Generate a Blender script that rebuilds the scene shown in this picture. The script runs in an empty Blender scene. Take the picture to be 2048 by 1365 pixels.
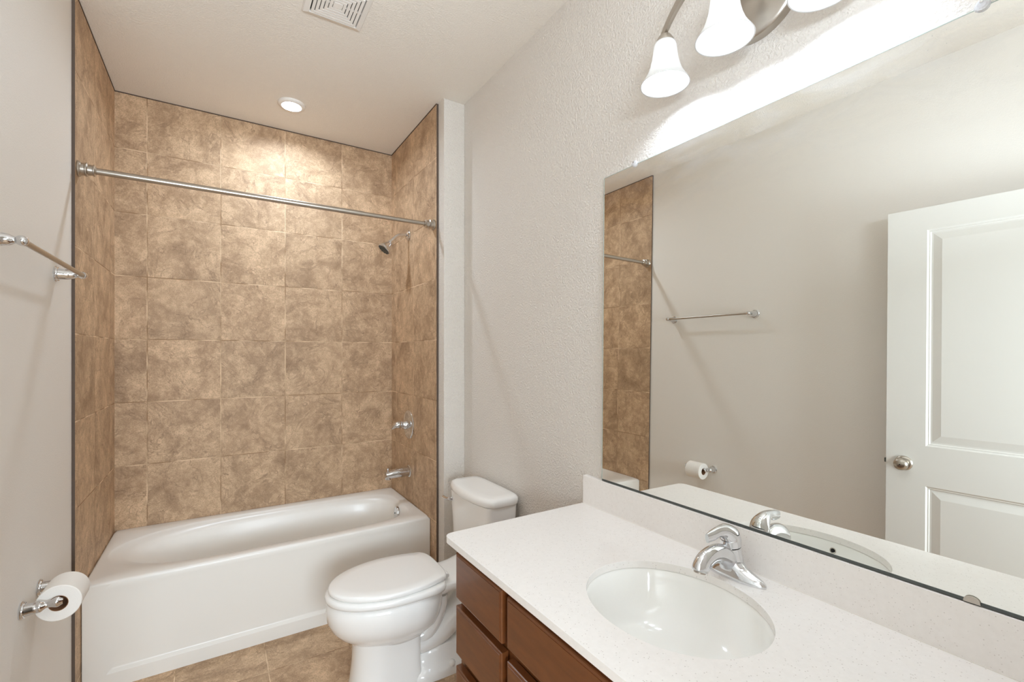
import bpy, bmesh, math, random
from math import pi, sin, cos, radians
from mathutils import Vector, Matrix

# ---------------------------------------------------------------- camera, light, exposure
scene = bpy.context.scene
COL = scene.collection
cam = bpy.data.cameras.new('camera')
cam.sensor_width = 36.0
cam.lens = 922.88 * 36.0 / 2048.0
cam.shift_y = 24.7 / 2048.0
cam.clip_start = 0.01
cam_ob = bpy.data.objects.new('camera', cam)
COL.objects.link(cam_ob)
cam_ob.location = (0.4711, -0.0817, 1.3843)
cam_ob.rotation_euler = (pi / 2, 0, -0.5653)
scene.camera = cam_ob

world = bpy.data.worlds.new('world')
scene.world = world
world.use_nodes = True
world.node_tree.nodes['Background'].inputs[0].default_value = (1.0, 0.95, 0.88, 1)
world.node_tree.nodes['Background'].inputs[1].default_value = 0.5

vs = scene.view_settings
vs.view_transform = 'Standard'
vs.look = 'None'
vs.gamma = 1.0
vs.use_curve_mapping = False
vs.exposure = 0.13
try:
    scene.cycles.max_bounces = 12
    scene.cycles.diffuse_bounces = 8
    scene.cycles.glossy_bounces = 6
    scene.cycles.sample_clamp_indirect = 6.0
    scene.cycles.caustics_reflective = True
    scene.cycles.blur_glossy = 1.0
    scene.cycles.caustics_refractive = False
except Exception:
    pass

E_BULB = 140.0        # emission of each vanity bulb
E_CAN = 420.0         # emission of the recessed lens over the tub
HALL_FILL_W = 62.0         # unseen fill light added in the hallway to brighten the room

hl = bpy.data.lights.new('hall_fill', 'AREA')
hl.shape = 'RECTANGLE'
hl.size = 0.9
hl.size_y = 0.7
hl.energy = HALL_FILL_W
hl.color = (0.86, 1.0, 1.12)
hlo = bpy.data.objects.new('hall_fill', hl)
COL.objects.link(hlo)
hlo.location = (0.45, -1.25, 1.25)
hlo.rotation_euler = (radians(102), 0, 0)

# added bounce fill, out of view beside the camera, aimed up at the ceiling
BOUNCE_W = 11.0
fl = bpy.data.lights.new('bounce_fill', 'AREA')
fl.shape = 'RECTANGLE'
fl.size = 0.30
fl.size_y = 0.20
fl.energy = BOUNCE_W
fl.color = (0.86, 1.0, 1.16)
flo = bpy.data.objects.new('bounce_fill', fl)
COL.objects.link(flo)
flo.location = (0.92, 0.03, 1.97)
flo.rotation_euler = (radians(180 - 14), 0, radians(10))

# ---------------------------------------------------------------- room numbers (metres)
XR = 1.5          # tiled face of the plumbing wall of the alcove
XM = 1.6381       # long wall with the mirror
XLW = -0.010      # painted left wall
YB = 3.1269       # tiled back wall
YF = 2.3302       # front edge of the side tiles
YS = 2.2559       # painted end of the stub wall
YT = 2.4158       # apron of the tub
YN = -0.060       # near wall
H = 2.786
T = 0.3418
TU = 0.137
TV = 0.7766 - 2 * T
ZC = 0.8267
ZT = 0.4412

# ---------------------------------------------------------------- helpers
def obj(name, bm, mat, parent=None, smooth=False, sharp=None, bevel=None, subsurf=0, segs=2):
    me = bpy.data.meshes.new(name)
    bmesh.ops.recalc_face_normals(bm, faces=bm.faces[:])
    bm.to_mesh(me)
    bm.free()
    o = bpy.data.objects.new(name, me)
    COL.objects.link(o)
    if mat:
        for m in (mat if isinstance(mat, (list, tuple)) else [mat]):
            me.materials.append(m)
    if parent is not None:
        o.parent = parent
        o.matrix_parent_inverse = Matrix.Translation(parent.location).inverted() @ Matrix.Identity(4)
        o.matrix_parent_inverse = (Matrix.Translation(parent.location) @ parent.rotation_euler.to_matrix().to_4x4()).inverted()
    if bevel:
        b = o.modifiers.new('bevel', 'BEVEL')
        b.width = bevel
        b.segments = segs
        b.limit_method = 'ANGLE'
        b.angle_limit = radians(40)
        b.harden_normals = False
        smooth = True
        if sharp is None:
            sharp = 35
    if subsurf:
        s = o.modifiers.new('sub', 'SUBSURF')
        s.levels = subsurf
        s.render_levels = subsurf
        smooth = True
    if smooth:
        for p in me.polygons:
            p.use_smooth = True
        if sharp is not None:
            try:
                me.set_sharp_from_angle(angle=radians(sharp))
            except Exception:
                pass
        if bevel:
            w = o.modifiers.new('wn', 'WEIGHTED_NORMAL')
            w.keep_sharp = False
    return o

def thing(name, label, cat, loc, group=None):
    o = bpy.data.objects.new(name, None)
    COL.objects.link(o)
    o.location = loc
    o.empty_display_size = 0.05
    o['label'] = label
    o['category'] = cat
    if group:
        o['group'] = group
    return o

def tag(o, label, cat, group=None):
    o['label'] = label
    o['category'] = cat
    if group:
        o['group'] = group
    return o

def struct(name, bm, mat, label=None, parent=None, **k):
    o = obj(name, bm, mat, parent, **k)
    if parent is None:
        o['kind'] = 'structure'
        if label:
            o['label'] = label
            o['category'] = name.split('_')[0]
    return o

def box(bm, x0, x1, y0, y1, z0, z1):
    vsx = [bm.verts.new((x, y, z)) for x in (x0, x1) for y in (y0, y1) for z in (z0, z1)]
    for f in ((0, 1, 3, 2), (4, 6, 7, 5), (0, 4, 5, 1), (2, 3, 7, 6), (0, 2, 6, 4), (1, 5, 7, 3)):
        bm.faces.new([vsx[i] for i in f])
    return bm

def B(*a):
    return box(bmesh.new(), *a)

def frame_of(d):
    d = Vector(d).normalized()
    up = Vector((0, 0, 1)) if abs(d.z) < 0.9 else Vector((1, 0, 0))
    a = d.cross(up).normalized()
    b = a.cross(d).normalized()
    return a, b, d

def lathe(bm, prof, origin, axis, n=40, sx=1.0, sy=1.0):
    """prof: list of (distance along axis, radius)."""
    a, b, d = frame_of(axis)
    o = Vector(origin)
    rings = []
    for (t, r) in prof:
        if r < 1e-6:
            rings.append([bm.verts.new(o + d * t)])
        else:
            rings.append([bm.verts.new(o + d * t + a * (r * sx * cos(2 * pi * i / n)) + b * (r * sy * sin(2 * pi * i / n))) for i in range(n)])
    for p, q in zip(rings, rings[1:]):
        for i in range(n):
            j = (i + 1) % n
            if len(p) == 1 and len(q) == 1:
                continue
            if len(p) == 1:
                bm.faces.new((p[0], q[j], q[i]))
            elif len(q) == 1:
                bm.faces.new((p[i], p[j], q[0]))
            else:
                bm.faces.new((p[i], p[j], q[j], q[i]))
    return bm

def catmull(pts, n=8):
    out = []
    P = [Vector(p) for p in pts]
    P = [P[0] * 2 - P[1]] + P + [P[-1] * 2 - P[-2]]
    for i in range(1, len(P) - 2):
        for k in range(n):
            t = k / n
            out.append(0.5 * ((2 * P[i]) + (-P[i - 1] + P[i + 1]) * t + (2 * P[i - 1] - 5 * P[i] + 4 * P[i + 1] - P[i + 2]) * t * t + (-P[i - 1] + 3 * P[i] - 3 * P[i + 1] + P[i + 2]) * t ** 3))
    out.append(P[-2])
    return out

def tube(bm, pts, radii, n=20, smoothn=8, caps=True, flat=None, up=None):
    """sweep; radii scalar or (ra, rb) per control point; ra along the side axis, rb along the other."""
    k = len(pts)
    rr = [r if isinstance(r, (tuple, list)) else (r, r) for r in (radii if isinstance(radii, list) else [radii] * k)]
    ctl = [Vector((*p,)) for p in pts]
    path = catmull(ctl, smoothn) if smoothn else ctl
    if smoothn:
        rad = [Vector((r[0], r[1], 0)) for r in rr]
        rad = [(v.x, v.y) for v in catmull(rad, smoothn)]
    else:
        rad = rr
    rings = []
    prev = None
    for i, p in enumerate(path):
        d = (path[min(i + 1, len(path) - 1)] - path[max(i - 1, 0)]).normalized()
        if up is not None:
            a = d.cross(Vector(up)).normalized()
        elif prev is None:
            a = frame_of(d)[0]
        else:
            a = (prev - d * prev.dot(d)).normalized()
        prev = a
        b = a.cross(d).normalized()
        ra, rb = max(rad[i][0], 1e-4), max(rad[i][1], 1e-4)
        rings.append([bm.verts.new(p + a * (ra * cos(2 * pi * j / n)) + b * (rb * sin(2 * pi * j / n))) for j in range(n)])
    for p, q in zip(rings, rings[1:]):
        for i in range(n):
            j = (i + 1) % n
            bm.faces.new((p[i], p[j], q[j], q[i]))
    if caps:
        bm.faces.new(rings[0])
        bm.faces.new(rings[-1][::-1])
    return bm

def loft(bm, rings, cap0=True, cap1=True):
    R = [[bm.verts.new(v) for v in r] for r in rings]
    n = len(R[0])
    for p, q in zip(R, R[1:]):
        for i in range(n):
            j = (i + 1) % n
            bm.faces.new((p[i], p[j], q[j], q[i]))
    if cap0:
        bm.faces.new(R[0][::-1])
    if cap1:
        bm.faces.new(R[-1])
    return R

def sgnpow(v, e):
    return math.copysign(abs(v) ** e, v)

def superring(cx, cy, z, ax, ay, e, n=64, ex=None):
    """superellipse ring in xy, exponent e (2 = ellipse)."""
    return [Vector((cx + ax * sgnpow(cos(2 * pi * i / n), 2 / e), cy + ay * sgnpow(sin(2 * pi * i / n), 2 / (ex or e)), z)) for i in range(n)]

# ---------------------------------------------------------------- materials
def mat(name, color, rough=0.5, metal=0.0, spec=0.5, coat=0.0, emit=None, estr=0.0):
    m = bpy.data.materials.new(name)
    m.use_nodes = True
    b = m.node_tree.nodes['Principled BSDF']
    b.inputs['Base Color'].default_value = (*color, 1)
    b.inputs['Roughness'].default_value = rough
    b.inputs['Metallic'].default_value = metal
    b.inputs['Specular IOR Level'].default_value = spec
    b.inputs['Coat Weight'].default_value = coat
    b.inputs['Coat Roughness'].default_value = 0.04
    if emit:
        b.inputs['Emission Color'].default_value = (*emit, 1)
        b.inputs['Emission Strength'].default_value = estr
    return m

def s2l(r, g, b):
    f = lambda c: (c / 255 / 12.92) if c / 255 <= 0.04045 else ((c / 255 + 0.055) / 1.055) ** 2.4
    return (f(r), f(g), f(b))

class N:
    """tiny node helper"""
    def __init__(self, m):
        self.m = m
        self.t = m.node_tree
        self.b = self.t.nodes.get('Principled BSDF')
    def new(self, typ, **k):
        n = self.t.nodes.new(typ)
        for a, v in k.items():
            setattr(n, a, v)
        return n
    def link(self, a, b):
        self.t.links.new(a, b)
    def val(self, sock, v):
        if hasattr(v, 'is_linked') or isinstance(v, bpy.types.NodeSocket):
            self.link(v, sock)
        else:
            sock.default_value = v
    def math(self, op, a, b=None, c=None, clamp=False):
        n = self.new('ShaderNodeMath', operation=op)
        n.use_clamp = clamp
        self.val(n.inputs[0], a)
        if b is not None:
            self.val(n.inputs[1], b)
        if c is not None:
            self.val(n.inputs[2], c)
        return n.outputs[0]
    def mix(self, f, a, b, blend='MIX'):
        n = self.new('ShaderNodeMix', data_type='RGBA', blend_type=blend)
        self.val(n.inputs[0], f)
        for s, v in ((n.inputs[6], a), (n.inputs[7], b)):
            if isinstance(v, bpy.types.NodeSocket):
                self.link(v, s)
            else:
                s.default_value = (*v, 1)
        return n.outputs[2]
    def noise(self, vec, scale, detail=4, rough=0.5, dist=0.0):
        n = self.new('ShaderNodeTexNoise')
        if vec is not None:
            self.link(vec, n.inputs['Vector'])
        n.inputs['Scale'].default_value = scale
        n.inputs['Detail'].default_value = detail
        n.inputs['Roughness'].default_value = rough
        n.inputs['Distortion'].default_value = dist
        return n.outputs['Fac']
    def mapr(self, v, a, b, c=0.0, d=1.0):
        n = self.new('ShaderNodeMapRange')
        self.link(v, n.inputs[0])
        for i, x in enumerate((a, b, c, d)):
            n.inputs[i + 1].default_value = x
        return n.outputs[0]
    def pos(self):
        return self.new('ShaderNodeNewGeometry').outputs['Position']
    def bump(self, h, strength, dist=0.002):
        n = self.new('ShaderNodeBump')
        n.inputs['Strength'].default_value = strength
        n.inputs['Distance'].default_value = dist
        self.link(h, n.inputs['Height'])
        self.link(n.outputs[0], self.b.inputs['Normal'])

def paint(name, color, strength=0.35, scale=230, rough=0.55):
    m = mat(name, color, rough, spec=0.3)
    k = N(m)
    p = k.pos()
    a = k.noise(p, scale, 3, 0.55, 0.3)
    a = k.mapr(a, 0.38, 0.68)
    b = k.noise(p, scale * 0.35, 2)
    h = k.math('ADD', a, k.math('MULTIPLY', b, 0.5))
    k.bump(h, strength, 0.003)
    return m

def tile_mat(name, U, offU, V, offV, seed=0.0, light=s2l(221, 190, 156), dark=s2l(165, 136, 108)):
    m = mat(name, light, 0.55, spec=0.35)
    k = N(m)
    p = k.pos()
    sep = k.new('ShaderNodeSeparateXYZ')
    k.link(p, sep.inputs[0])
    u = k.math('DIVIDE', k.math('SUBTRACT', sep.outputs[U], offU), T)
    v = k.math('DIVIDE', k.math('SUBTRACT', sep.outputs[V], offV), T)
    fu, fv = k.math('FLOOR', u), k.math('FLOOR', v)
    cu, cv = k.math('FRACT', u), k.math('FRACT', v)
    cell = k.new('ShaderNodeCombineXYZ')
    k.link(fu, cell.inputs[0]); k.link(fv, cell.inputs[1])
    cell.inputs[2].default_value = seed
    wn = k.new('ShaderNodeTexWhiteNoise', noise_dimensions='3D')
    k.link(cell.outputs[0], wn.inputs['Vector'])
    off = k.new('ShaderNodeVectorMath', operation='SCALE')
    k.link(wn.outputs['Color'], off.inputs[0]); off.inputs['Scale'].default_value = 9.0
    q = k.new('ShaderNodeVectorMath', operation='ADD')
    k.link(p, q.inputs[0]); k.link(off.outputs[0], q.inputs[1])
    q = q.outputs[0]
    big = k.noise(q, 7.0, 6, 0.62, 0.5)
    mid = k.noise(q, 30.0, 9, 0.74, 0.2)
    fine = k.noise(q, 190.0, 5, 0.75)
    vein = k.noise(q, 4.2, 8, 0.6, 1.3)
    vein = k.math('ABSOLUTE', k.math('SUBTRACT', vein, 0.5))
    vein = k.mapr(vein, 0.0, 0.022, 1.0, 0.0)
    vein = k.math('MULTIPLY', vein, k.mapr(mid, 0.42, 0.6))
    c = k.mix(k.mapr(big, 0.32, 0.60), dark, light)
    c = k.mix(k.mapr(mid, 0.40, 0.60), k.mix(0.40, c, s2l(146, 116, 84)), c)
    c = k.mix(k.mapr(mid, 0.52, 0.74, 0.0, 0.42), c, s2l(222, 190, 156))
    c = k.mix(k.math('MULTIPLY', vein, 0.75), c, s2l(118, 92, 68))
    c = k.mix(k.mapr(fine, 0.38, 0.52, 0.48, 0.0), c, s2l(134, 106, 80))
    c = k.mix(k.mapr(fine, 0.56, 0.70, 0.0, 0.35), c, s2l(226, 198, 164))
    # slight shift per tile
    hs = k.new('ShaderNodeHueSaturation')
    k.link(c, hs.inputs['Color'])
    k.link(k.mapr(wn.outputs['Value'], 0, 1, 0.94, 1.06), hs.inputs['Value'])
    c = hs.outputs[0]
    du = k.math('MINIMUM', cu, k.math('SUBTRACT', 1.0, cu))
    dv = k.math('MINIMUM', cv, k.math('SUBTRACT', 1.0, cv))
    d = k.math('MINIMUM', du, dv)
    g = k.mapr(d, 0.0050, 0.0068, 1.0, 0.0)
    wear = k.mapr(k.noise(p, 7.0, 3), 0.42, 0.6)
    gc = k.mix(wear, s2l(150, 120, 90), s2l(232, 205, 172))
    c = k.mix(g, c, gc)
    k.link(c, k.b.inputs['Base Color'])
    k.link(k.math('ADD', k.math('MULTIPLY', g, 0.3), k.mapr(mid, 0.3, 0.7, 0.52, 0.62)), k.b.inputs['Roughness'])
    h = k.math('SUBTRACT', k.math('MULTIPLY', fine, 0.25), k.mapr(d, 0.003, 0.012, 1.0, 0.0))
    k.bump(h, 0.55, 0.0015)
    return m

M_wall = paint('wall_paint', s2l(229, 223, 215), 0.75, 130)
M_left = paint('wall_paint_smooth', s2l(230, 225, 218), 0.12, 230)
M_ceil = paint('ceiling_paint', s2l(238, 231, 221), 0.5, 150, 0.7)
M_tileB = tile_mat('stone_tile_back', 0, TU, 2, TV, 1.0)
M_tileL = tile_mat('stone_tile_side', 1, 2.662, 2, TV, 5.0)
M_tileR = tile_mat('stone_tile_plumbing', 1, 2.690, 2, TV, 9.0)
M_floor = tile_mat('stone_tile_floor', 0, 0.652, 1, 2.177, 14.0)
M_edge = mat('tile_edge', s2l(92, 78, 68), 0.8)
M_caulk = mat('dark_joint', s2l(88, 72, 60), 0.8)
M_chrome = mat('chrome', (0.74, 0.75, 0.77), 0.05, 1.0)
M_nickel = mat('brushed_nickel', (0.50, 0.455, 0.40), 0.30, 1.0)
M_porc = mat('porcelain', s2l(247, 246, 243), 0.12, coat=0.6)
M_seat = mat('seat_plastic', s2l(247, 246, 243), 0.2, coat=0.2)
M_tub = mat('tub_acrylic', s2l(237, 234, 228), 0.30, coat=0.05)
M_sink = mat('sink_porcelain', s2l(245, 244, 240), 0.10, coat=0.5)
M_white = mat('white_plastic', s2l(234, 229, 222), 0.45)
M_black = mat('dark_cavity', (0.012, 0.011, 0.010), 0.9)
M_rubber = mat('dark_rubber', (0.05, 0.05, 0.05), 0.6)
M_door = mat('door_paint', s2l(222, 219, 213), 0.4)
M_purple = mat('indicator_dot', (0.12, 0.02, 0.10), 0.3)
M_darkgrey = mat('mirror_edge_dark', s2l(84, 88, 86), 0.5, metal=0.4)  # even dark grey, partly metallic
M_glassedge = mat('glass_edge', s2l(176, 186, 178), 0.15)

def quartz(name, base, speck, amount):
    m = mat(name, base, 0.22, coat=0.15)
    k = N(m)
    p = k.pos()
    v = k.new('ShaderNodeTexVoronoi')
    v.inputs['Scale'].default_value = 210.0
    k.link(p, v.inputs['Vector'])
    near = k.mapr(v.outputs['Distance'], 0.18, 0.30, 1.0, 0.0)
    sel = k.new('ShaderNodeSeparateColor')
    k.link(v.outputs['Color'], sel.inputs[0])
    pick = k.mapr(sel.outputs[0], 0.80, 0.84, 0.0, 1.0)
    f = k.math('MULTIPLY', k.math('MULTIPLY', near, pick), amount)
    c = k.mix(f, base, speck)
    k.link(k.mix(k.mapr(k.noise(p, 90, 3), 0.3, 0.7, 0.0, 0.10), c, s2l(205, 198, 190)), k.b.inputs['Base Color'])
    return m
M_quartz = quartz('quartz', s2l(242, 238, 234), s2l(176, 166, 158), 0.55)

def wood():
    m = mat('cherry_wood', s2l(96, 56, 32), 0.30, spec=0.5, coat=0.25)
    k = N(m)
    p = k.pos()
    mp = k.new('ShaderNodeMapping')
    mp.inputs['Scale'].default_value = (6, 3, 18)
    k.link(p, mp.inputs[0])
    a = k.noise(mp.outputs[0], 3.0, 6, 0.6, 0.4)
    b = k.noise(p, 3.0, 2, 0.5)
    c = k.mix(k.mapr(a, 0.3, 0.7), s2l(92, 50, 24), s2l(118, 68, 34))
    c = k.mix(k.mapr(b, 0.35, 0.65, 0, 0.5), c, s2l(104, 60, 30))
    k.link(c, k.b.inputs['Base Color'])
    return m
M_wood = wood()
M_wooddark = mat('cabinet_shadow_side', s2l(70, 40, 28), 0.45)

def mirror_mat():
    m = mat('mirror_silver', (0.91, 0.92, 0.885), 0.0, 1.0)
    k = N(m)
    p = k.pos()
    sep = k.new('ShaderNodeSeparateXYZ'); k.link(p, sep.inputs[0])
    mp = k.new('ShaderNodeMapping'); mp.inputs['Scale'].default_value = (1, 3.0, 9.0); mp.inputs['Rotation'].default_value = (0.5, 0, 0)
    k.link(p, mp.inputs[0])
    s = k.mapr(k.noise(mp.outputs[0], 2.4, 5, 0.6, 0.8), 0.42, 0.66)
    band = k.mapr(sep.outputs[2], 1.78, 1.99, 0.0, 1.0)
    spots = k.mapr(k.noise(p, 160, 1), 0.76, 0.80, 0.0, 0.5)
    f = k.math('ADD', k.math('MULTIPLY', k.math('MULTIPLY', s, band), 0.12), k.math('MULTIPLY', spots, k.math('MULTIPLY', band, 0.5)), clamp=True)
    dif = k.new('ShaderNodeBsdfDiffuse'); dif.inputs[0].default_value = (*s2l(205, 208, 214), 1)
    mx = k.new('ShaderNodeMixShader')
    k.link(f, mx.inputs[0]); k.link(k.b.outputs[0], mx.inputs[1]); k.link(dif.outputs[0], mx.inputs[2])
    k.link(mx.outputs[0], k.t.nodes['Material Output'].inputs['Surface'])
    return m
M_mirror = mirror_mat()

def clear_plastic():
    m = mat('clear_plastic', (0.95, 0.95, 0.97), 0.08)
    m.node_tree.nodes['Principled BSDF'].inputs['Transmission Weight'].default_value = 0.35
    return m
M_clear = clear_plastic()

def emitter(name, color, strength):
    m = bpy.data.materials.new(name)
    m.use_nodes = True
    t = m.node_tree
    t.nodes.remove(t.nodes['Principled BSDF'])
    e = t.nodes.new('ShaderNodeEmission')
    e.inputs[0].default_value = (*color, 1)
    e.inputs[1].default_value = strength
    t.links.new(e.outputs[0], t.nodes['Material Output'].inputs['Surface'])
    return m
M_bulb = emitter('bulb_glow', (0.87, 1.0, 1.16), E_BULB)
M_lens = emitter('can_lens_glow', (0.86, 1.0, 1.15), E_CAN)

def shade_mat():
    m = bpy.data.materials.new('frosted_glass')
    m.use_nodes = True
    t = m.node_tree
    t.nodes.remove(t.nodes['Principled BSDF'])
    tr = t.nodes.new('ShaderNodeBsdfTranslucent'); tr.inputs[0].default_value = (0.66, 0.65, 0.63, 1)
    df = t.nodes.new('ShaderNodeBsdfDiffuse'); df.inputs[0].default_value = (0.92, 0.91, 0.89, 1)
    gl = t.nodes.new('ShaderNodeBsdfGlossy'); gl.inputs['Roughness'].default_value = 0.2
    a = t.nodes.new('ShaderNodeMixShader'); a.inputs[0].default_value = 0.68
    b = t.nodes.new('ShaderNodeMixShader'); b.inputs[0].default_value = 0.05
    t.links.new(tr.outputs[0], a.inputs[1]); t.links.new(df.outputs[0], a.inputs[2])
    t.links.new(a.outputs[0], b.inputs[1]); t.links.new(gl.outputs[0], b.inputs[2])
    t.links.new(b.outputs[0], t.nodes['Material Output'].inputs['Surface'])
    return m
M_shade = shade_mat()

def paper():
    m = mat('tissue_paper', s2l(240, 236, 230), 0.95, spec=0.1)
    k = N(m)
    k.bump(k.noise(k.pos(), 400, 2), 0.25, 0.001)
    return m
M_paper = paper()
M_card = mat('cardboard', s2l(150, 110, 78), 0.9)

# ---------------------------------------------------------------- the room shell
TH = 0.1
struct('floor', B(XLW - 0.4, XM + 0.1, -1.8, YB + 0.1, -0.05, 0.0), M_floor)
struct('ceiling', B(XLW - 0.4, XM + 0.1, -1.8, YB + 0.1, H, H + 0.05), M_ceil)
struct('wall_left', B(XLW - TH, XLW, YN - 0.12, YB + 0.1, 0.0, H), M_left)
struct('wall_right', B(XM, XM + TH, YN - 0.12, YB + 0.1, 0.0, H), M_wall)
struct('wall_stub', B(XR + 0.012, XM, YS, YB + 0.012, 0.0, H), M_wall, bevel=0.003)
# tile surrounds; thin dark joint under the ceiling
struct('wall_alcove_back', B(XLW, XM, YB, YB + 0.1, 0.0, H), M_tileB)
def tile_panel(name, x0, x1, m, face_x):
    bm = B(x0, x1, YF, YB, 0.0, H)
    for f in bm.faces:
        f.material_index = 1 if abs(f.calc_center_median().y - YF) < 1e-4 else 0
    return struct(name, bm, [m, M_edge])
tile_panel('wall_alcove_left', XLW, 0.0, M_tileL, 0.0)
tile_panel('wall_alcove_right', XR, XR + 0.012, M_tileR, XR)
bm = bmesh.new()
box(bm, -0.001, XR + 0.001, YB - 0.0025, YB + 0.002, H - 0.005, H)
box(bm, -0.002, 0.0025, YF, YB, H - 0.005, H)
box(bm, XR - 0.0025, XR + 0.002, YF, YB, H - 0.005, H)
struct('trim_1', bm, M_caulk)
# near wall with the doorway the camera stands in
DX0, DX1, DZ = 0.035, 0.875, 2.09
bm = bmesh.new()
box(bm, XLW - TH, DX0, YN - 0.12, YN, 0, H)
box(bm, DX1, XM + TH, YN - 0.12, YN, 0, H)
box(bm, DX0, DX1, YN - 0.12, YN, DZ, H)
struct('wall_front', bm, M_left)
bm = bmesh.new()
box(bm, DX1, DX1 + 0.06, YN, YN + 0.012, 0, DZ + 0.06)
box(bm, DX0, DX1, YN, YN + 0.012, DZ, DZ + 0.06)
struct('trim_2', bm, M_door, bevel=0.003)
bm = B(XLW, XLW + 0.014, YN + 0.02, YF - 0.01, 0, 0.10)
struct('baseboard_left', bm, M_door, bevel=0.004)
bm = B(XM - 0.014, XM, 1.24, YS, 0, 0.10)
struct('baseboard_right', bm, M_door, bevel=0.004)
# hallway outside the doorway
struct('wall_hallway', B(XLW - 0.5, XM + TH, -1.9, -1.8, 0, H), M_left)
struct('wall_hallway_left', B(XLW - 0.5, XLW - 0.4, -1.8, YN - 0.12, 0, H), M_left)

# ---------------------------------------------------------------- open door (seen in the mirror)
def make_door():
    L, TK, ZB, ZTOP = 0.838, 0.036, 0.012, 2.068
    hinge = Vector((0.040, -0.030, 0))
    ang = radians(4.2)
    root = struct('door_1', B(0, TK, 0, L, ZB, ZTOP), M_door, bevel=0.0015)
    root.name = 'door_1'
    root['label'] = 'white two panel door standing open against the left wall, seen in the mirror'
    root['category'] = 'door'
    # carve: rebuild slab front (+x face) with recessed raised panels
    me = root.data
    bm = bmesh.new()
    ys = [0, 0.14, L - 0.14, L]
    panels = [(0.14, L - 0.14, 0.22, 0.826), (0.14, L - 0.14, 1.003, 1.966)]
    zs = [ZB, 0.22, 0.826, 1.003, 1.966, ZTOP]
    def quad(pts):
        bm.faces.new([bm.verts.new(p) for p in pts])
    for i in range(3):
        for j in range(5):
            if i == 1 and j in (1, 3):
                continue
            quad([(TK, ys[i], zs[j]), (TK, ys[i + 1], zs[j]), (TK, ys[i + 1], zs[j + 1]), (TK, ys[i], zs[j + 1])])
    prof = [(0.0, 0.0), (0.006, -0.005), (0.010, -0.005), (0.014, -0.0085), (0.020, -0.0085), (0.050, -0.002)]
    for (y0, y1, z0, z1) in panels:
        prev = None
        for (ins, dx) in prof:
            ring = [(TK + dx, y0 + ins, z0 + ins), (TK + dx, y1 - ins, z0 + ins), (TK + dx, y1 - ins, z1 - ins), (TK + dx, y0 + ins, z1 - ins)]
            if prev:
                for a in range(4):
                    b = (a + 1) % 4
                    quad([prev[a], prev[b], ring[b], ring[a]])
            prev = ring
        quad(prev)
    quad([(0, 0, ZB), (0, L, ZB), (0, L, ZTOP), (0, 0, ZTOP)])
    quad([(0, L, ZB), (TK, L, ZB), (TK, L, ZTOP), (0, L, ZTOP)])
    quad([(0, 0, ZB), (TK, 0, ZB), (TK, 0, ZTOP), (0, 0, ZTOP)])
    quad([(0, 0, ZTOP), (TK, 0, ZTOP), (TK, L, ZTOP), (0, L, ZTOP)])
    quad([(0, 0, ZB), (TK, 0, ZB), (TK, L, ZB), (0, L, ZB)])
    bmesh.ops.remove_doubles(bm, verts=bm.verts[:], dist=1e-5)
    bmesh.ops.recalc_face_normals(bm, faces=bm.faces[:])
    bm.to_mesh(me); bm.free()
    for md in list(root.modifiers):
        root.modifiers.remove(md)
    root.location = hinge
    root.rotation_euler = (0, 0, -ang)
    def child(name, bm, m, **k):
        o = obj(name, bm, m, None, **k)
        o.parent = root
        return o
    ky, kz = L - 0.065, 0.915
    child('knob_rosette', lathe(bmesh.new(), [(0, 0), (0, .031), (.003, .033), (.008, .031), (.011, .022), (.012, 0)], (TK, ky, kz), (1, 0, 0)), M_nickel, smooth=True, sharp=50)
    knob = child('knob', lathe(bmesh.new(), [(.008, .012), (.024, .0115), (.030, .016), (.038, .025), (.048, .0275), (.056, .025), (.062, .017), (.064, .009), (.0645, 0)], (TK, ky, kz), (1, 0, 0)), M_nickel, smooth=True)
    lb = obj('lock_pin', lathe(bmesh.new(), [(.0640, .003), (.0652, .0028), (.0655, 0)], (TK, ky, kz), (1, 0, 0), n=16), M_black)
    lb.parent = knob
    child('latch', B(0.012, 0.026, L, L + 0.010, kz - 0.010, kz + 0.010), M_darkgrey, bevel=0.002)
    return root
make_door()

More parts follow.
